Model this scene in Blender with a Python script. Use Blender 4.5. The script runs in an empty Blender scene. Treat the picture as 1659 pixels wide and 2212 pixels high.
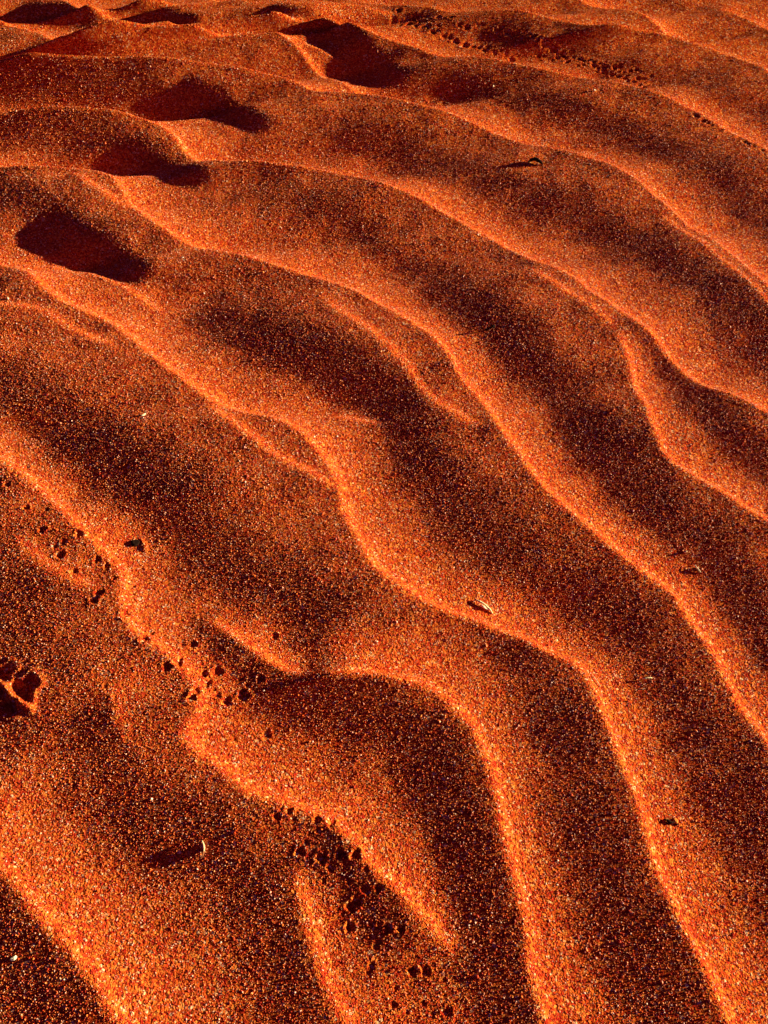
import bpy, bmesh, math, random
import numpy as np
from mathutils import Vector, Matrix

random.seed(7); rng = np.random.default_rng(11)
R = math.radians
S = bpy.context.scene
C = S.collection

# ---------------------------------------------------------------- camera, sky, sun, exposure
H = 0.5                      # camera height above the sand (a phone held low)
PITCH = R(57)                # looking down
TW, TH = 1659.0, 2212.0      # size of the tracing of the photograph
FPX = (TH / 2) / math.tan(R(65) / 2)
SUN_EL, SUN_AZ = R(9.0), R(11)   # azimuth measured from +X towards +Y
SDIR = np.array([math.cos(SUN_AZ), math.sin(SUN_AZ)])

cam = bpy.data.cameras.new('camera'); co = bpy.data.objects.new('camera', cam); C.objects.link(co)
co.location = (0, 0, H); co.rotation_euler = (math.pi / 2 - PITCH, 0, 0)
cam.sensor_fit = 'VERTICAL'; cam.angle = R(65)
cam.clip_start = 0.01; cam.clip_end = 500
S.camera = co

w = bpy.data.worlds.new('World'); S.world = w; w.use_nodes = True
nt = w.node_tree; nt.nodes.clear()
sky = nt.nodes.new('ShaderNodeTexSky'); sky.sky_type = 'NISHITA'; sky.sun_disc = False
sky.sun_elevation = SUN_EL; sky.sun_rotation = math.pi / 2 - SUN_AZ
sky.dust_density = 6.0; sky.air_density = 1.0; sky.altitude = 1500
bg = nt.nodes.new('ShaderNodeBackground'); bg.inputs[1].default_value = 0.05
ow = nt.nodes.new('ShaderNodeOutputWorld')
tint = nt.nodes.new('ShaderNodeMix'); tint.data_type = 'RGBA'; tint.blend_type = 'MULTIPLY'; tint.inputs[0].default_value = 1
tint.inputs[7].default_value = (.26, .07, .42, 1)          # red evening air over the whole sky
nt.links.new(sky.outputs[0], tint.inputs[6]); nt.links.new(tint.outputs[2], bg.inputs[0]); nt.links.new(bg.outputs[0], ow.inputs[0])

sl = bpy.data.lights.new('sun', 'SUN'); sl.energy = 5.0; sl.angle = R(0.5); sl.color = (1.0, 0.92, 0.52)
so = bpy.data.objects.new('sun', sl); C.objects.link(so)
sv = Vector((math.cos(SUN_EL) * SDIR[0], math.cos(SUN_EL) * SDIR[1], math.sin(SUN_EL)))
so.rotation_euler = sv.to_track_quat('Z', 'Y').to_euler(); so.location = sv * 20

S.view_settings.view_transform = 'Standard'; S.view_settings.look = 'None'
S.view_settings.gamma = 1; S.view_settings.use_curve_mapping = False
S.view_settings.exposure = 1.5

# ---------------------------------------------------------------- from the tracing to metres on the ground
def at(x, y, z=0.0):
    dx = x - TW / 2; dy = TH / 2 - y
    cy = math.cos(PITCH) * FPX + math.sin(PITCH) * dy
    cz = -math.sin(PITCH) * FPX + math.cos(PITCH) * dy
    t = (z - H) / cz
    return np.array([dx * t, cy * t])

# ---------------------------------------------------------------- the relief: crests and hollows of the ripples
# every crest: (points, run-out of the bright lee slope in m, steepness, shoulder width in m)
CRESTS = [
 ([(1560,-14),(1600,0),(1659,16),(1740,45)], .030, .40, .006),
 ([(1230,-30),(1320,0),(1380,15),(1435,37),(1480,65),(1540,85),(1600,102),(1659,127),(1760,185)], .030, .42, .006),
 ([(430,-12),(520,0),(600,10),(680,18),(780,25),(850,30)], .014, .22, .004),
 ([(740,-18),(830,2),(880,12),(960,20),(1040,26),(1120,35),(1200,47),(1270,58),(1340,62),(1420,60),(1470,66)], .020, .34, .005),
 ([(590,62),(640,56),(700,53),(750,60),(800,78),(830,88),(905,102),(980,117),(1055,130),(1130,142),(1205,148),(1280,162),(1355,180),(1420,197),(1500,220),(1555,245),(1605,277),(1659,305),(1760,370)], .026, .44, .005),
 ([(110,-22),(135,0),(155,15),(180,25),(215,33),(250,36)], .022, .42, .004),
 ([(250,36),(275,43),(290,55),(300,65),(340,75),(380,85),(415,91),(475,90),(525,81),(590,78)], .012, .34, .003),
 ([(590,78),(630,97),(670,123),(725,155),(770,185),(810,210),(840,222)], .014, .36, .003),
 ([(590,78),(640,88),(690,102),(725,112),(750,125)], .006, .2, .003),
 ([(250,34),(300,25),(350,17),(425,10),(500,9),(560,18)], .006, .24, .003),
 ([(-60,40),(0,50),(40,62),(75,75),(110,97),(145,115),(165,118)], .018, .34, .004),
 ([(165,118),(240,110),(330,98),(415,93)], .006, .22, .003),
 ([(-80,140),(0,163),(40,182),(110,188),(200,184),(300,180),(450,179),(560,185),(650,197),(740,212),(829,220),(890,235),(955,248),(1030,265),(1105,288),(1180,308),(1255,330),(1330,355),(1390,385),(1455,425),(1530,480),(1580,520),(1620,553),(1659,590),(1760,690)], .027, .46, .005),
 ([(1440,440),(1500,490),(1575,553),(1659,628),(1740,700)], .012, .20, .005),
 ([(-80,288),(0,280),(75,272),(150,270),(225,271),(300,278),(350,288),(380,303),(405,325),(440,347),(480,360),(550,370),(625,373),(700,378),(760,388),(829,407),(890,425),(945,443),(1005,468),(1055,493),(1105,518),(1165,553),(1230,583),(1280,623),(1330,660),(1380,690),(1430,723),(1480,768),(1540,815),(1595,845),(1659,875),(1770,935)], .027, .46, .005),
 ([(1140,570),(1200,610),(1280,665),(1335,710)], .014, .16, .008),
 ([(1335,710),(1365,755),(1380,815),(1405,880),(1430,945),(1460,983),(1530,1028),(1595,1068),(1659,1108),(1780,1190)], .026, .42, .005),
 ([(-80,368),(0,375),(75,382),(150,385),(210,390),(250,402),(270,420),(285,450),(320,480),(360,503),(420,528),(515,555),(575,567),(650,583),(715,603),(770,625),(829,660),(880,693),(930,725),(970,758),(995,798),(1040,843),(1070,893),(1100,943),(1140,993),(1180,1043),(1230,1093),(1280,1135),(1330,1175),(1380,1210),(1430,1235),(1475,1270),(1505,1320),(1545,1380),(1580,1445),(1605,1495),(1640,1545),(1659,1575),(1740,1720)], .028, .45, .005),
 ([(170,400),(240,440),(290,470)], .010, .18, .006),
 ([(700,640),(750,688),(800,720),(870,778),(920,833),(970,873),(1040,920)], .013, .20, .008),
 ([(-80,565),(0,583),(50,593),(80,608),(100,633),(140,660),(200,683),(250,703),(300,743),(350,788),(400,825),(450,858),(500,883),(575,903),(650,933),(690,973),(715,1003),(735,1045),(750,1106),(775,1150),(800,1200),(829,1238),(880,1270),(930,1300),(980,1318),(1030,1325),(1080,1345),(1140,1365),(1205,1400),(1255,1430),(1280,1460),(1300,1505),(1325,1560),(1345,1615),(1360,1659),(1385,1725),(1405,1775),(1430,1860),(1455,1920),(1490,2000),(1530,2080),(1555,2140),(1580,2212),(1620,2320)], .028, .45, .005),
 ([(450,870),(500,920),(550,955),(600,990),(680,1030),(735,1060)], .012, .24, .006),
 ([(100,560),(170,575),(230,600),(300,635),(350,668)], .012, .22, .003),
 ([(-60,665),(0,675),(90,683),(165,718),(225,745),(275,768)], .010, .14, .007),
 ([(455,1335),(470,1345),(525,1385),(575,1420),(625,1450),(670,1460)], .016, .40, .004),
 ([(700,1462),(770,1456),(829,1458),(905,1470),(955,1495),(995,1530),(1030,1565),(1048,1605),(1070,1659),(1088,1745),(1106,1825),(1126,1900),(1142,1960),(1150,2010),(1152,2060),(1160,2110),(1175,2160),(1188,2212),(1215,2320)], .026, .40, .006),
 ([(-90,920),(0,985),(60,1030),(120,1080),(180,1140),(240,1195),(268,1240),(272,1300),(300,1365),(350,1400),(400,1440),(435,1490),(438,1540),(412,1580),(425,1610),(480,1650),(540,1700),(600,1720),(665,1745),(715,1765),(760,1805),(800,1855),(829,1882),(870,1915),(905,1955),(940,1995),(970,2030),(990,2065)], .024, .36, .006),
 ([(40,1160),(100,1210),(150,1240),(225,1280)], .012, .16, .008),
 ([(645,1870),(650,1909),(665,1959),(675,2009),(690,2059),(710,2119),(735,2169),(760,2212),(800,2310)], .018, .32, .006),
 ([(-110,1770),(0,1859),(40,1894),(75,1944),(125,1999),(175,2054),(215,2109),(250,2164),(280,2212),(340,2330)], .038, .38, .006),
 ([(255,1480),(265,1520),(275,1560),(290,1600)], .010, .16, .008),
 ([(700,880),(760,890),(840,905)], .008, .18, .006),
]
# every hollow: (points, half width in m, steepness)
HOLLOWS = [
 ([(60,38),(125,44),(190,50)], .022, .30), ([(290,42),(345,54),(410,68)], .018, .30), ([(0,100),(25,112)], .018, .12),
 ([(30,150),(90,143),(160,138),(260,118)], .017, .26), ([(600,62),(660,68),(720,84),(770,112),(810,145),(855,172)], .017, .34),
 ([(420,232),(470,246),(520,265),(560,285)], .017, .26), ([(300,350),(350,370),(400,395),(430,410)], .018, .26),
 ([(140,515),(190,542),(240,568),(300,604)], .020, .33), ([(0,640),(15,642)], .012, .20),
 ([(560,740),(640,775),(700,800),(850,872)], .015, .22),
 ([(-40,850),(30,880),(200,960),(330,1060),(450,1180),(560,1260),(680,1330)], .028, .16),
 ([(940,650),(1030,690),(1100,740),(1180,830),(1280,920),(1400,1060)], .022, .13),
 ([(1010,660),(1045,700)], .010, .12),
 ([(560,420),(700,470),(900,560),(1010,640),(1150,790)], .022, .10),
 ([(1280,960),(1330,1010),(1420,1110),(1560,1230),(1659,1370),(1720,1480)], .026, .18),
 ([(1420,760),(1500,850),(1580,930),(1659,1000),(1730,1060)], .020, .18),
 ([(480,700),(600,760),(850,870),(900,990),(1000,1120),(1150,1230),(1330,1350),(1450,1480),(1530,1620),(1600,1750),(1659,1850),(1720,1980)], .026, .17),
 ([(1130,1440),(1200,1560),(1230,1700),(1280,1850),(1350,2000),(1430,2150),(1480,2300)], .026, .17),
 ([(450,1380),(500,1420),(560,1480),(640,1510)], .014, .18),
 ([(640,1510),(780,1540),(900,1620),(975,1750),(1010,1880),(1030,1980),(1080,2060),(1110,2200)], .022, .20),
 ([(970,1760),(1000,1850),(1025,1940)], .012, .16),
 ([(735,1830),(780,1920),(830,1980)], .013, .20), ([(235,1570),(240,1610)], .009, .18),
 ([(200,1660),(300,1760),(420,1840),(500,1900),(600,2050),(680,2180),(720,2300)], .030, .13),
 ([(-30,1930),(20,1990),(80,2080),(130,2180),(170,2300)], .022, .16),
 ([(30,1320),(60,1420),(70,1520)], .030, .11), ([(-60,1170),(0,1200),(100,1300)], .015, .08),
 ([(0,230),(200,240),(330,235)], .026, .18), ([(750,300),(900,340),(1050,390),(1250,460),(1400,530),(1550,640),(1659,720)], .026, .13),
 ([(860,165),(1000,190),(1150,220),(1300,260),(1430,310),(1550,380),(1659,440)], .026, .12),
 ([(860,40),(960,64),(1100,80)], .020, .09), ([(1100,85),(1250,110),(1400,150),(1550,180),(1659,230)], .026, .07),
 ([(0,320),(150,330),(250,340)], .026, .18), ([(0,440),(80,470),(140,500)], .022, .18),
 ([(150,1000),(230,1020),(300,1060)], .02, .08),
]

def spline(pts, z):
    P = np.array([at(x, y, z) for x, y in pts]); n = len(P)
    if n < 3: return np.vstack([P[0] + (P[-1] - P[0]) * t for t in np.linspace(0, 1, 8)]) if n == 2 else P
    Q = np.vstack([2 * P[0] - P[1], P, 2 * P[-1] - P[-2]]); out = []
    for i in range(1, n):
        a, b, c, d = Q[i-1], Q[i], Q[i+1], Q[i+2]
        k = max(3, int(np.linalg.norm(c - b) / .006))
        for t in np.linspace(0, 1, k, endpoint=False):
            out.append(.5 * (2*b + (c-a)*t + (2*a-5*b+4*c-d)*t*t + (-a+3*b-3*c+d)*t**3))
    out.append(P[-1])
    return np.array(out)

G = 0.0018                                  # spacing of the solving grid
X0, Y0, NX, NY = -1.0, -0.42, 1100, 1080
gx = X0 + G * np.arange(NX); gy = Y0 + G * np.arange(NY)

def near(line, pad):
    """signed distance to a polyline (positive on the sun side) and how far along it, inside a pad"""
    D = np.full((NY, NX), 1e3); Sg = np.zeros((NY, NX)); T = np.zeros((NY, NX))
    seg = np.linalg.norm(np.diff(line, axis=0), axis=1); L = seg.sum(); acc = 0
    for i in range(len(line) - 1):
        a, b = line[i], line[i+1]
        x0, x1 = sorted((a[0], b[0])); y0, y1 = sorted((a[1], b[1]))
        i0 = max(0, int((x0 - pad - X0) / G)); i1 = min(NX, int((x1 + pad - X0) / G) + 2)
        j0 = max(0, int((y0 - pad - Y0) / G)); j1 = min(NY, int((y1 + pad - Y0) / G) + 2)
        if i1 <= i0 or j1 <= j0: acc += seg[i]; continue
        XX, YY = np.meshgrid(gx[i0:i1], gy[j0:j1])
        d = b - a; l2 = d @ d + 1e-12
        t = np.clip(((XX - a[0]) * d[0] + (YY - a[1]) * d[1]) / l2, 0, 1)
        ex = XX - a[0] - t * d[0]; ey = YY - a[1] - t * d[1]
        dist = np.hypot(ex, ey); cr = -(d[0] * ey - d[1] * ex)
        sub = D[j0:j1, i0:i1]; m = dist < sub
        sub[m] = dist[m]; Sg[j0:j1, i0:i1][m] = np.sign(cr[m]); T[j0:j1, i0:i1][m] = ((acc + t * seg[i]) / L)[m]
        acc += seg[i]
    # crests are traced left to right / top to bottom: the sun side is on the left hand of travel seen from above
    return D * -Sg, D, T, L

slope = np.zeros((NY, NX))
def endfade(T, L, e=.03):
    s = T * L
    return np.clip(np.minimum(s, L - s) / e, 0, 1) ** .7
for pts, wr, st, wl in CRESTS:
    st *= 1 + .22 * max(0, 1 - pts[len(pts)//2][1] / 700); wr *= 1.08
    sd, D, T, L = near(spline(pts, .006), wr * 4)
    f = np.where(sd > 0, np.exp(-np.clip(sd, 0, 1) / wr * 1.1 - (np.clip(sd, 0, 1) / (wr * 2.2)) ** 2) * .70 + .80 * np.exp(-(D / .0036) ** 2), 1.50 * np.exp(-(D / (wl * .62)) ** 2))
    f = np.where(D > 100, 0, f) * endfade(T, L, .02)
    slope = np.maximum(slope, 0) * 0 + np.where(st * f > 0, 1 - (1 - slope) * (1 - np.minimum(.88, st * f * 1.15)), slope)
deep = np.zeros_like(slope)
for pts, hw, st in HOLLOWS:
    if st >= .24: hw *= .72
    sd, D, T, L = near(spline(pts, -.004), hw * 2.8)
    f = np.exp(-(D / hw) ** 2)
    if st >= .24: deep += (st - .14) * np.where(D > 100, 0, f)
    slope -= min(st, .20) * np.where(D > 100, 0, f)

# heights whose slope towards the sun is the one wanted, as smooth across it as that allows
def fnoise(n, k0, seed):
    r = np.random.default_rng(seed); F = np.fft.rfft2(r.standard_normal((n, n)))
    ky = np.fft.fftfreq(n, G)[:, None]; kx = np.fft.rfftfreq(n, G)[None, :]
    k = np.hypot(kx, ky); F *= np.exp(-(k / k0) ** 2) * (k > 0)
    z = np.fft.irfft2(F, s=(n, n)); return z / z.std()
slope -= .05
slope += (.022 * fnoise(NX, 30, 3) + .018 * fnoise(NX, 90, 4))[:NY]
win = lambda n: np.clip(np.minimum(np.arange(n), np.arange(n)[::-1]) / 60, 0, 1)
slope = (slope - slope.mean()) * win(NY)[:, None] * win(NX)[None, :]
ky = 2 * np.pi * np.fft.fftfreq(NY, G)[:, None]; kx = 2 * np.pi * np.fft.fftfreq(NX, G)[None, :]
ks = kx * SDIR[0] + ky * SDIR[1]; kt = -kx * SDIR[1] + ky * SDIR[0]
LAM, EPS = .020, 13.0
LIM = .115
want = np.where(slope < 0, -LIM * np.tanh(-slope / LIM), slope) - deep; tgt = want.copy()
for it in range(30):                        # a slope away from the sun stays lit unless it is a deep hollow
    F = np.fft.fft2(-tgt) * (-1j * ks) / (ks ** 2 + LAM * kt ** 2 + EPS ** 2)
    got = -np.real(np.fft.ifft2(F * 1j * ks))
    tgt += .8 * np.where(got < want, want - got, .35 * (want - got))
h_in = np.real(np.fft.ifft2(F)); h_in -= np.median(h_in)
print('got', np.percentile(got, [5, 25, 50, 75, 95]))
print('relief', h_in.min(), h_in.max(), h_in.std())

def sample(A, x, y):
    fx = np.clip((x - X0) / G, 1, NX - 3.001); fy = np.clip((y - Y0) / G, 1, NY - 3.001)
    ix = fx.astype(int); iy = fy.astype(int); tx = fx - ix; ty = fy - iy
    def wts(t): return (-.5*t**3+t*t-.5*t, 1.5*t**3-2.5*t*t+1, -1.5*t**3+2*t*t+.5*t, .5*t**3-.5*t*t)
    wx, wy = wts(tx), wts(ty); r = np.zeros_like(x)
    for j in range(4):
        for i in range(4): r += wy[j] * wx[i] * A[iy + j - 1, ix + i - 1]
    return r

def wob(x, y, s, seed):
    r = np.random.default_rng(seed); z = np.zeros_like(x)
    for _ in range(6):
        a = r.uniform(0, 2 * math.pi); k = s * r.uniform(.6, 1.7)
        z += np.sin(k * (x * math.cos(a) + y * math.sin(a)) + r.uniform(0, 6.28))
    return z / 2.4

def outer(x, y):
    u = np.hypot((x + 1.2), (y + .9)) + .035 * wob(x, y, 5, 1) + .012 * wob(x, y, 17, 2)
    ph = (u / .135) % 1.0
    up = ph < .62
    z = np.where(up, .5 - .5 * np.cos(math.pi * ph / .62), .5 + .5 * np.cos(math.pi * (ph - .62) / .38))
    far = np.hypot(x, y)
    return (.017 * z - .008) * (1 + .3 * wob(x, y, 3, 5)) + .02 * np.clip(far - 3, 0, 40) * .3 * wob(x, y, .4, 8)

# dents of the tracks: (x, y, radius in tracing pixels, depth as a share of the radius)
rp = random.Random(5)
PITS = [(68,1502,25,.6),(24,1464,19,.5),(36,1538,17,.6),(6,1512,15,.6),
        # beetle trail by the lower crest
        (602,1772,11,.6),(628,1758,11,.6),(613,1755,8,.5),(637,1776,7,.4),(687,1778,12,.6),(717,1782,12,.6),(697,1760,6,.4),(690,1798,8,.4),
        (651,1843,13,.7),(663,1826,9,.5),(697,1857,15,.6),(737,1850,14,.7),(770,1850,14,.7),(716,1880,10,.4),(755,1905,9,.4),(790,1923,12,.6),(818,1921,11,.6),
        (759,1958,14,.6),(773,1946,14,.6),(756,2003,13,.8),(803,1996,9,.5),(838,2007,11,.7),(867,2008,11,.7),(819,2035,9,.5),(812,2045,9,.5),
        (803,2086,10,.6),(797,2100,9,.5),(891,2098,12,.7),(920,2099,12,.7),(855,2135,8,.4),(850,2172,9,.6),(833,2100,6,.4),(966,2186,12,.8),(935,2190,8,.4),(915,2168,8,.5),(960,2150,6,.3),(880,2185,7,.5),(790,1880,8,.4),(700,1905,8,.4),(740,1975,7,.4),
        # trail over the left crest
        (67,1110,7,.7),(101,1158,7,.7),(137,1208,8,.7),(178,1166,7,.7),(202,1166,6,.6),(146,1180,6,.5),(216,1217,7,.6),(235,1230,6,.5),(167,1243,6,.5),(248,1217,6,.5),(252,1256,6,.4),
        (220,1293,8,.7),(212,1307,8,.6),(278,1340,8,.6),(322,1398,8,.8),(333,1380,6,.5),(372,1458,8,.7),(394,1447,8,.7),(423,1403,7,.8),(401,1404,5,.5),
        (445,1465,7,.7),(474,1459,9,.6),(452,1486,8,.5),(430,1508,8,.7),(424,1524,8,.6),(475,1512,7,.5),(494,1524,8,.6),(530,1510,10,.6),(567,1476,7,.7),(595,1380,7,.5),
        (420,1470,5,.4),(468,1500,5,.4),(110,1115,5,.4),(30,1065,7,.5),(10,1060,7,.5),(65,1020,6,.4),(50,1045,5,.4),(40,1035,5,.4),(125,1190,5,.4),(540,1490,6,.4),(575,1585,8,.3),(505,1600,6,.3),(240,1500,5,.3)]
# beetle trail high on the right, rows of small dents
for (xa, ya, xb, yb, n, s) in [(860,32,1430,152,34,4.2),(875,55,1120,112,20,4.6),(1060,70,1400,140,30,4.6),(1130,80,1420,170,26,3.6),(1000,85,1230,140,12,2.6),(1400,170,1560,250,10,3),(1500,245,1659,330,15,4.5),(840,45,960,62,9,3.8),(1480,190,1640,270,8,2.6)]:
    for i in range(n):
        t = (i + rp.uniform(-.3, .3)) / n
        PITS.append((xa + (xb-xa)*t, ya + (yb-ya)*t + rp.uniform(-6, 6), s * rp.uniform(.7, 1.4), rp.uniform(.4, .8)))
RIDGES = [([(-20,1470),(5,1482),(22,1494),(45,1518),(82,1546)], 7), ([(304,1164),(309,1172),(314,1186)], 4)]
def dents(x, y, z, inside=None):
    for pts, pw in RIDGES:
        L = np.array([at(a, b) for a, b in pts]); c = L.mean(0); wd = pw * H / FPX
        i = np.flatnonzero((np.abs(x - c[0]) < .05) & (np.abs(y - c[1]) < .05))
        if not len(i): continue
        D = np.full(len(i), 9.)
        for a, b in zip(L[:-1], L[1:]):
            d = b - a; t = np.clip(((x[i]-a[0])*d[0] + (y[i]-a[1])*d[1]) / (d @ d), 0, 1)
            D = np.minimum(D, np.hypot(x[i]-a[0]-t*d[0], y[i]-a[1]-t*d[1]))
        z[i] += wd * 1.2 * np.exp(-(D / wd) ** 2)
    for px, py, pr, dp in PITS:
        pr = pr * (.68 if py > 1700 else 1.15 if py > 900 and px > 85 else 1)
        c = at(px, py, 0); d = H / max(.3, math.sin(PITCH + math.atan((py - TH/2) / FPX)))
        r = pr * d / FPX * .95
        i = np.flatnonzero((np.abs(x - c[0]) < 3.2*r) & (np.abs(y - c[1]) < 3.2*r))
        if not len(i): continue
        ang = np.arctan2(y[i] - c[1], x[i] - c[0])
        q = np.hypot(x[i] - c[0], y[i] - c[1]) / (r * (1 + .16 * np.sin(3 * ang + px) + .1 * np.sin(5 * ang + py)))
        z[i] += r * dp * (.9 if py > 320 else .6) * (-np.exp(-q ** 3) * 1.0 + .30 * np.exp(-((q - 1.35) / .38) ** 2))
        if inside is not None: inside[i[q < 1.05]] = True
    return z

# slow swells and fine unevenness of the whole sheet
def ground(x, y, inside=None):
    hin = sample(h_in, x, y); ho = outer(x, y)
    hw = .36 + .62 * np.clip(y, 0, 2) + .0
    m = np.clip((hw - np.abs(x)) / .10, 0, 1) * np.clip((y + .30) / .12, 0, 1) * np.clip((1.42 - y) / .15, 0, 1)
    m = m * m * (3 - 2 * m)
    z = hin * m + ho * (1 - m)
    return dents(x, y, z, inside)

def axis(stops):
    out = [stops[0][0]]
    for (a, d0), (b, d1) in zip(stops[:-1], stops[1:]):
        p = a
        while p < b:
            t = (p - a) / (b - a); p += d0 * (d1 / d0) ** t; out.append(p)
    return np.array(out)
ys = axis([(-60, 4), (-3, .3), (-.5, .012), (-.10, .0009), (.15, .0009), (.6, .00115), (1.15, .0017), (1.6, .03), (4, .3), (90, 5)])
us = axis([(-1, .0021), (1, .0021)])
side = axis([(0, .01), (.8, .04), (5, .8), (60, 10)])[1:]
us = np.concatenate([-(1 + side[::-1]), us, 1 + side])
UU, YY = np.meshgrid(us, ys)
wid = .33 + .56 * np.clip(YY, 0, 30)
XX = UU * wid
x = XX.ravel(); y = YY.ravel(); z = ground(x, y)
ny, nx = UU.shape
print('grid', nx, ny, nx * ny * 2)
idx = np.arange(nx * ny).reshape(ny, nx)
quads = np.stack([idx[:-1, :-1], idx[:-1, 1:], idx[1:, 1:], idx[1:, :-1]], -1).reshape(-1, 4)
me = bpy.data.meshes.new('sand')
me.vertices.add(nx * ny); me.vertices.foreach_set('co', np.stack([x, y, z], -1).astype(np.float32).ravel())
me.loops.add(quads.size); me.loops.foreach_set('vertex_index', quads.astype(np.int32).ravel())
me.polygons.add(len(quads)); me.polygons.foreach_set('loop_start', np.arange(0, quads.size, 4, dtype=np.int32))
me.polygons.foreach_set('use_smooth', np.ones(len(quads), dtype=bool))
me.update(calc_edges=True)
sand = bpy.data.objects.new('sand', me); C.objects.link(sand); sand['kind'] = 'structure'

# ---------------------------------------------------------------- sand material
def mat(name):
    m = bpy.data.materials.new(name); m.use_nodes = True
    return m, m.node_tree, m.node_tree.nodes['Principled BSDF']
m, t, bs = mat('sand'); N = t.nodes.new; Lk = t.links.new
tc = N('ShaderNodeTexCoord')
vor = N('ShaderNodeTexVoronoi'); vor.feature = 'F1'; vor.inputs['Scale'].default_value = 720
vor.inputs['Randomness'].default_value = 1
Lk(tc.outputs['Object'], vor.inputs['Vector'])
sep = N('ShaderNodeSeparateColor'); Lk(vor.outputs['Color'], sep.inputs[0])
ramp = N('ShaderNodeValToRGB'); e = ramp.color_ramp.elements
e[0].position = 0; e[0].color = (.40, .016, .010, 1)
e[1].position = 1; e[1].color = (.85, .50, .30, 1)
for p, c in ((.35, (.58, .060, .012, 1)), (.75, (.80, .155, .020, 1)), (.93, (.86, .26, .05, 1))):
    q = e.new(p); q.color = c
Lk(sep.outputs[0], ramp.inputs[0]); Lk(ramp.outputs[0], bs.inputs['Base Color'])
n2 = N('ShaderNodeTexNoise'); n2.inputs['Scale'].default_value = 560; n2.inputs['Detail'].default_value = 2; n2.inputs['Roughness'].default_value = .75
Lk(tc.outputs['Object'], n2.inputs['Vector'])
n3 = N('ShaderNodeTexNoise'); n3.inputs['Scale'].default_value = 170; n3.inputs['Detail'].default_value = 2
Lk(tc.outputs['Object'], n3.inputs['Vector'])
def madd(a, k, b):
    q = N('ShaderNodeMath'); q.operation = 'MULTIPLY_ADD'; q.inputs[1].default_value = k; Lk(a, q.inputs[0])
    if isinstance(b, float): q.inputs[2].default_value = b
    else: Lk(b, q.inputs[2])
    return q.outputs[0]
hgt = madd(vor.outputs['Distance'], -.25, madd(n2.outputs['Fac'], 1.0, madd(n3.outputs['Fac'], .9, madd(sep.outputs[1], .10, 0.0))))
bump = N('ShaderNodeBump'); bump.inputs['Distance'].default_value = .0030; bump.inputs['Strength'].default_value = 1
Lk(hgt, bump.inputs['Height']); Lk(bump.outputs[0], bs.inputs['Normal'])
bs.inputs['Roughness'].default_value = .7; bs.inputs['Specular IOR Level'].default_value = .0
me.materials.append(m)

# ---------------------------------------------------------------- loose coarse grains lying on the sheet
mg, t, bs = mat('grain'); N = t.nodes.new; Lk = t.links.new
oi = N('ShaderNodeObjectInfo'); rg = N('ShaderNodeValToRGB'); e = rg.color_ramp.elements
e[0].position = 0; e[0].color = (.40, .018, .012, 1)
e[1].position = 1; e[1].color = (.90, .62, .48, 1)
for p, c in ((.40, (.64, .070, .014, 1)), (.70, (.85, .20, .03, 1)), (.88, (.88, .30, .10, 1)), (.95, (.9, .46, .36, 1))):
    q = e.new(p); q.color = c
Lk(oi.outputs['Random'], rg.inputs[0]); Lk(rg.outputs[0], bs.inputs['Base Color'])
bs.inputs['Roughness'].default_value = .45; bs.inputs['Specular IOR Level'].default_value = .25
NG = 820000
yy = rng.uniform(-.08, 1.25, NG * 3); ww = .33 + .56 * np.clip(yy, 0, 2)
keep = rng.uniform(0, 1, NG * 3) < ww / ww.max() * np.where(yy < .5, 1, np.clip(1 - (yy - .5) / .6, .15, 1))
yy = yy[keep][:NG]; ww = ww[keep][:NG]
gxx = rng.uniform(-1, 1, len(yy)) * ww * .92
inside = np.zeros(len(yy), bool)
gz = ground(gxx, yy, inside)
ok = ~inside | (rng.uniform(0, 1, len(yy)) < .2)
gxx, yy, gz = gxx[ok], yy[ok], gz[ok]
rad = np.clip(rng.lognormal(math.log(.00028), .34, len(yy)), .0002, .0012) * (1 + .15 * np.clip(yy, 0, 1))
print('grains', len(yy))
pm = bpy.data.meshes.new('sand_grains')
pm.vertices.add(len(yy)); pm.vertices.foreach_set('co', np.stack([gxx, yy, gz - rad * .12], -1).astype(np.float32).ravel())
at_ = pm.attributes.new('radius', 'FLOAT', 'POINT'); at_.data.foreach_set('value', rad.astype(np.float32))
grains = bpy.data.objects.new('sand_grains', pm); C.objects.link(grains); grains['kind'] = 'stuff'
ng = bpy.data.node_groups.new('grains', 'GeometryNodeTree')
ng.interface.new_socket('Geometry', in_out='INPUT', socket_type='NodeSocketGeometry')
ng.interface.new_socket('Geometry', in_out='OUTPUT', socket_type='NodeSocketGeometry')
gi = ng.nodes.new('NodeGroupInput'); go = ng.nodes.new('NodeGroupOutput')
iop = ng.nodes.new('GeometryNodeInstanceOnPoints')
na = ng.nodes.new('GeometryNodeInputNamedAttribute'); na.data_type = 'FLOAT'; na.inputs['Name'].default_value = 'radius'
rv = ng.nodes.new('FunctionNodeRandomValue'); rv.data_type = 'FLOAT_VECTOR'; rv.inputs[1].default_value = (6.28, 6.28, 6.28)
ico = ng.nodes.new('GeometryNodeMeshIcoSphere'); ico.inputs['Radius'].default_value = 1; ico.inputs['Subdivisions'].default_value = 1
tr = ng.nodes.new('GeometryNodeTransform'); tr.inputs['Scale'].default_value = (1.35, .85, .9)
sm = ng.nodes.new('GeometryNodeSetMaterial'); sm.inputs['Material'].default_value = mg
L2 = ng.links.new
L2(ico.outputs[0], tr.inputs[0]); L2(tr.outputs[0], sm.inputs[0]); L2(sm.outputs[0], iop.inputs['Instance'])
L2(gi.outputs[0], iop.inputs['Points']); L2(na.outputs[0], iop.inputs['Scale']); L2(rv.outputs[0], iop.inputs['Rotation'])
L2(iop.outputs[0], go.inputs[0])
gm = grains.modifiers.new('grains', 'NODES'); gm.node_group = ng

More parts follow.
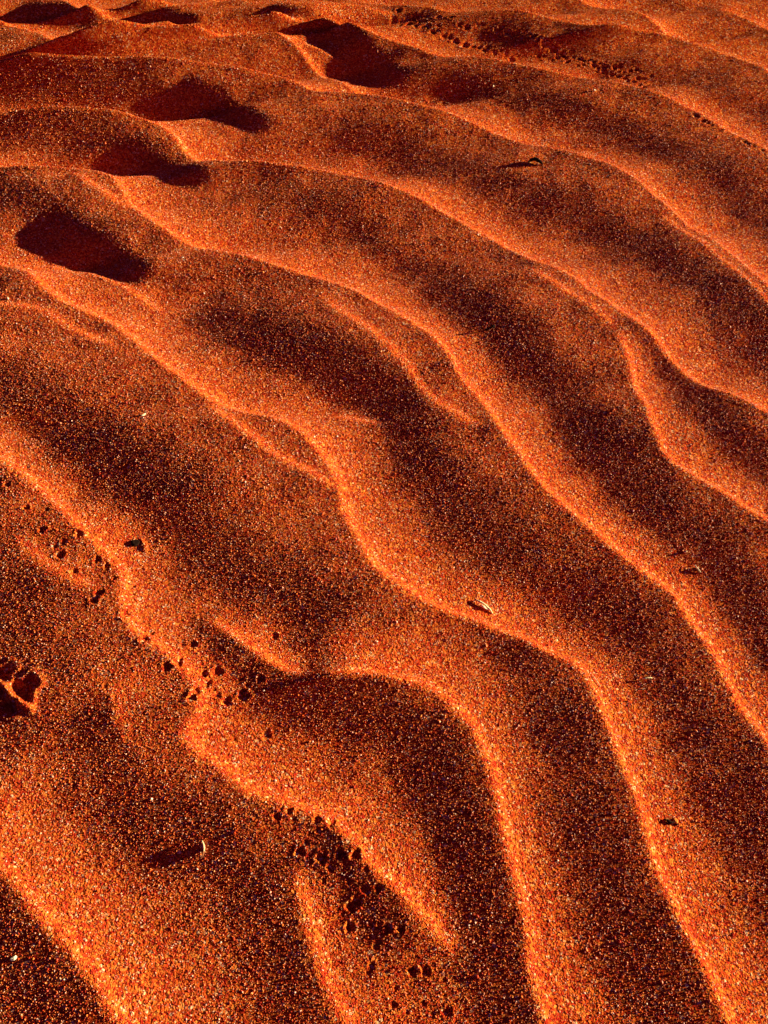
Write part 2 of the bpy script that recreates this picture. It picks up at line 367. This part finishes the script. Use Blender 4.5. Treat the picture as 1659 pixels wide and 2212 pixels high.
# ---------------------------------------------------------------- bits of plant and stone lying on the sand
def simple(name, col, rough=.8, var=.35):
    m, t, b = mat(name); n = t.nodes.new('ShaderNodeTexNoise'); n.inputs['Scale'].default_value = 900; n.inputs['Detail'].default_value = 4
    c = t.nodes.new('ShaderNodeTexCoord'); q = t.nodes.new('ShaderNodeValToRGB')
    q.color_ramp.elements[0].position = .3; q.color_ramp.elements[1].position = .7
    q.color_ramp.elements[0].color = tuple(v * (1 - var) for v in col) + (1,); q.color_ramp.elements[1].color = tuple(min(1, v * (1 + var)) for v in col) + (1,)
    bu = t.nodes.new('ShaderNodeBump'); bu.inputs['Distance'].default_value = .0002
    t.links.new(c.outputs['Object'], n.inputs['Vector']); t.links.new(n.outputs['Fac'], q.inputs[0]); t.links.new(q.outputs[0], b.inputs['Base Color'])
    t.links.new(n.outputs['Fac'], bu.inputs['Height']); t.links.new(bu.outputs[0], b.inputs['Normal']); b.inputs['Roughness'].default_value = rough; b.inputs['Specular IOR Level'].default_value = .1
    return m
M_straw = simple('dry_straw', (.80, .58, .34)); M_pale = simple('pale_husk', (.85, .72, .52), var=.12)
M_dark = simple('dark_wood_and_shadow', (.018, .006, .004), rough=1.0); M_bark = simple('bark', (.16, .05, .02)); M_clod = simple('crusted_sand', (.72, .24, .04))
SC = TW / 2500.0
def g3(x, y, up=0.0):
    """a pixel of the full photograph -> point on the relief, raised by up metres"""
    z = 0.0
    for _ in range(3):
        p = at(x * SC, y * SC, z); z = float(ground(np.array([p[0]]), np.array([p[1]]))[0])
    return Vector((p[0], p[1], z + up))
def pxm(y): return H / max(.3, math.sin(PITCH + math.atan((y * SC - TH/2) / FPX))) / FPX * SC
def link(name, bm, m, origin, parent=None, smooth=True):
    me = bpy.data.meshes.new(name); bmesh.ops.recalc_face_normals(bm, faces=bm.faces); bm.to_mesh(me); bm.free()
    for f in me.polygons: f.use_smooth = smooth
    me.materials.append(m); o = bpy.data.objects.new(name, me); C.objects.link(o); o.location = origin
    if parent: o.parent = parent; o.location = origin - parent.location
    return o
def tag(o, label, cat, group=None):
    o['label'] = label; o['category'] = cat
    if group: o['group'] = group
    return o
def tube(path, radii, origin, seed=0, flat=1.0, n=8):
    r2 = random.Random(seed); bm = bmesh.new(); rings = []
    P = [Vector(p) for p in path]
    fine = []; fr = []
    for i in range(len(P) - 1):
        for k in range(4):
            t = k / 4; fine.append(P[i].lerp(P[i+1], t)); fr.append(radii[i] + (radii[i+1] - radii[i]) * t)
    fine.append(P[-1]); fr.append(radii[-1])
    for i, p in enumerate(fine):
        d = (fine[min(i+1, len(fine)-1)] - fine[max(i-1, 0)]).normalized()
        s_ = d.cross(Vector((0, 0, 1))).normalized(); u = s_.cross(d)
        rr = fr[i] * r2.uniform(.85, 1.15)
        rings.append([bm.verts.new(p - origin + s_ * math.cos(a) * rr * r2.uniform(.9, 1.1) + u * math.sin(a) * rr * flat) for a in [2*math.pi*j/n for j in range(n)]])
    for a, b in zip(rings[:-1], rings[1:]):
        for j in range(n): bm.faces.new((a[j], a[(j+1) % n], b[(j+1) % n], b[j]))
    bm.faces.new(rings[0][::-1]); bm.faces.new(rings[-1])
    return bm
def lump(dims, seed, rot=0.0, rough=.18, sub=3, tilt=0.0):
    r2 = random.Random(seed); bm = bmesh.new(); bmesh.ops.create_icosphere(bm, subdivisions=sub, radius=1)
    dirs = [(Vector((r2.gauss(0,1), r2.gauss(0,1), r2.gauss(0,1))).normalized(), r2.uniform(.62, .95)) for _ in range(9)]
    for v in bm.verts:
        n = v.co.normalized(); k = 1.0
        for d, c in dirs:                       # broken flat faces
            q = n.dot(d)
            if q * k > c: k = c / q
        v.co = n * k * (1 + r2.uniform(-rough, rough) * .25)
    bm.transform(Matrix.Rotation(rot, 4, 'Z') @ Matrix.Rotation(tilt, 4, 'Y') @ Matrix.Diagonal((*dims, 1)))
    return bm
def stick(name, pts, radii_px, m, label, cat, lift=1.0, flat=1.0, group=None, parent=None, seed=1):
    u = pxm(pts[0][1]); P = [g3(x, y, (r * .8 + lf) * u) for (x, y, *q), r in zip(pts, radii_px) for lf in [q[0] if q else lift]]
    o0 = sum(P, Vector()) / len(P); o0.z = min(p.z for p in P)
    o = link(name, tube(P, [r * u for r in radii_px], o0, seed, flat), m, o0, parent)
    if not parent: tag(o, label, cat, group)
    return o
def root(name, x, y, label, cat):
    o = bpy.data.objects.new(name, None); C.objects.link(o); o.location = g3(x, y); o.empty_display_size = .003
    return tag(o, label, cat)

tw = root('forked_twig', 1585, 1985, 'pale forked twig lying on the middle ripple crest, right of centre', 'twig')
stick('stem', [(1548,1955,5),(1560,1962,7),(1574,1970,8),(1586,1979,6),(1600,1994,2)], [2.2,3.4,3.4,3.2,2.0], M_straw, '', '', parent=tw)
stick('prong', [(1566,1975,6),(1573,1979,7),(1581,1984,5),(1592,1987,3)], [2.4,3.6,2.6,2.2], M_pale, '', '', parent=tw, seed=4)
stick('stub', [(1590,1982,4),(1597,1990,3),(1603,1998,1)], [4.0,3.2,1.5], M_straw, '', '', parent=tw, seed=9)

stick('straw_splinter', [(2090,2211,3),(2098,2211,5),(2108,2209,5),(2121,2208,3)], [1.5,2.8,2.6,1.6], M_straw, 'short straight pale straw splinter lying in the trough at right, below the middle', 'splinter', seed=12)
stick('grass_blade', [(1926,2196,2),(1932,2206,4),(1938,2214,5),(1944,2222,5),(1954,2236,2)], [1.0,1.7,1.7,1.5,.8], M_straw, 'thin curved straw blade lying along the crest where two ripples fork', 'grass blade', seed=14)
hk = root('split_husk', 2270, 1855, 'split dark seed husk with a thin pale rim, right of the far right crest', 'husk')
stick('rim', [(2260,1842,8),(2264,1850,9),(2271,1856,8),(2281,1864,3)], [1.0,1.5,1.5,.8], M_pale, '', '', parent=hk, seed=15)
stick('shell', [(2252,1850,1),(2262,1855,3),(2270,1859,3),(2278,1865,1)], [2,4.2,4.0,1.5], M_bark, '', '', parent=hk, seed=16)
stick('dark_twig', [(1718,531,2),(1730,527,4),(1742,527,5),(1754,531,4),(1766,537,1)], [1.6,4.2,5.2,4.6,1.8], M_dark, 'short curved blackened twig in the upper right between two crests', 'twig', seed=17)
stick('flake_and_shadow', [(1578,1076,1),(1592,1074,4),(1604,1070,8),(1611,1067,6)], [1.4,2.6,3.6,2.6], M_dark, 'small standing flake and its cast shadow shaped as one dark sliver in the shaded trough, centre right', 'splinter', seed=18)  # the flake's leftward cast shadow is built in as the dark tail

def chip(name, x, y, dims_px, m, label, cat, rot=0, tilt=0, seed=1, sink=.4, sub=3, group=None):
    u = pxm(y); o0 = g3(x, y); d = [v * u for v in dims_px]
    bm = lump(d, seed, rot, tilt=tilt, sub=sub)
    zmax = max(v.co.z for v in bm.verts)
    for v in bm.verts: v.co.z += zmax * (1 - sink)
    return tag(link(name, bm, m, o0, smooth=False), label, cat, group)
chip('pale_seed', 468, 1353, (9.5,3.2,3.6), M_pale, 'slim white seed lying alone in the dark trough at left', 'seed', rot=R(35), seed=2)
chip('white_grain', 26, 973, (4.5,3.2,3.5), M_pale, 'small rounded white grain by the left edge, in the shade above the middle', 'pebble', rot=R(-40), seed=3)
chip('pale_flake', 1921, 1699, (5.5,2.8,4.0), M_straw, 'tiny pale flake resting on the long right-hand crest', 'flake', rot=R(-38), seed=5)
chip('pale_chip', 2232, 1797, (5.5,4.5,6.0), M_straw, 'small pale angular chip above the split husk at right', 'chip', rot=R(20), seed=6)
chip('pale_husk', 47, 3119, (10,6,5.5), M_pale, 'crumpled pale husk in the dark corner at lower left', 'husk', rot=R(28), tilt=R(12), seed=7)
chip('dark_pebble', 441, 1768, (15,14,6.5), M_dark, 'dark angular pebble on the left beside the tracks', 'pebble', rot=R(10), seed=8, sink=.25)
bc = root('bark_chip', 661, 2757, 'curved bark chip standing on edge in the lower left trough, casting a round shadow', 'bark chip')
def shard():
    u = pxm(2757); bm = bmesh.new(); rows = []
    for j in range(5):
        t = j / 4 ; row = []
        for i in range(13):
            s_ = i / 12 * 2 - 1
            hgt_ = (7.5 * math.sqrt(max(.04, 1 - s_ * s_ * .92))) * t * (1 + .08 * math.sin(i * 2.3))
            cx = 6 * (1 - s_ * s_) - 3 * t; row.append((cx * u, -s_ * 29 * u + s_ * .0, hgt_ * u - 1.5 * u))
        rows.append(row)
    for side_ in (0, 1):
        vs = [[bm.verts.new((p[0] + side_ * 2.4 * u, p[1], p[2])) for p in row] for row in rows]
        for j in range(4):
            for i in range(12): bm.faces.new((vs[j][i], vs[j][i+1], vs[j+1][i+1], vs[j+1][i]))
        if side_ == 0: va = vs
    for i in range(12): bm.faces.new((va[4][i], va[4][i+1], vs[4][i+1], vs[4][i]))
    for j in range(4):
        bm.faces.new((va[j][0], va[j+1][0], vs[j+1][0], vs[j][0])); bm.faces.new((va[j][12], va[j+1][12], vs[j+1][12], vs[j][12]))
    return bm
link('shard', shard(), M_bark, g3(661, 2757), bc)
stick('bark_strip', [(659,2738,6),(665,2752,8),(666,2764,8),(664,2774,4)], [1.6,2.6,2.8,1.6], M_straw, '', '', parent=bc, seed=22)
cl = root('twig_litter', 2185, 2675, 'clump of dark litter and a bright clod beside the right crest, low in the picture', 'debris')
def sub(name, x, y, dims, m, rot, seed):
    u = pxm(y); bm = lump([v * u for v in dims], seed, rot)
    link(name, bm, m, g3(x, y, dims[2] * u * .5), cl, smooth=False)
sub('clod', 2198, 2672, (7,9,6), M_clod, .4, 31)
stick('burnt_strip', [(2158,2668,2),(2172,2672,4),(2186,2680,3)], [2.2,4,2.4], M_dark, '', '', parent=cl, seed=32)
stick('burnt_strip', [(2168,2682,1),(2182,2679,4),(2193,2677,3)], [2.2,3.6,2.4], M_dark, '', '', parent=cl, seed=33)
sub('husk_bead', 2201, 2683, (6,3.4,3.4), M_dark, 0, 34)
for k, (x, y, lab) in enumerate([(1934,298,'bright quartz grain in the upper right, below the beetle tracks'), (1705,226,'bright quartz grain just under the second crest from the top, upper centre right'), (2030,92,'bright quartz grain high in the picture beside the top right crest'), (2145,443,'bright quartz grain in the trough near the right edge, upper quarter'), (1607,274,'tiny bright quartz grain left of the others in the upper trough')]):
    chip('quartz_grain', x, y, (3.2,2.4,3.6), M_pale, lab, 'grain', rot=k, seed=40 + k, sub=2, group='bright quartz grains in the upper troughs')
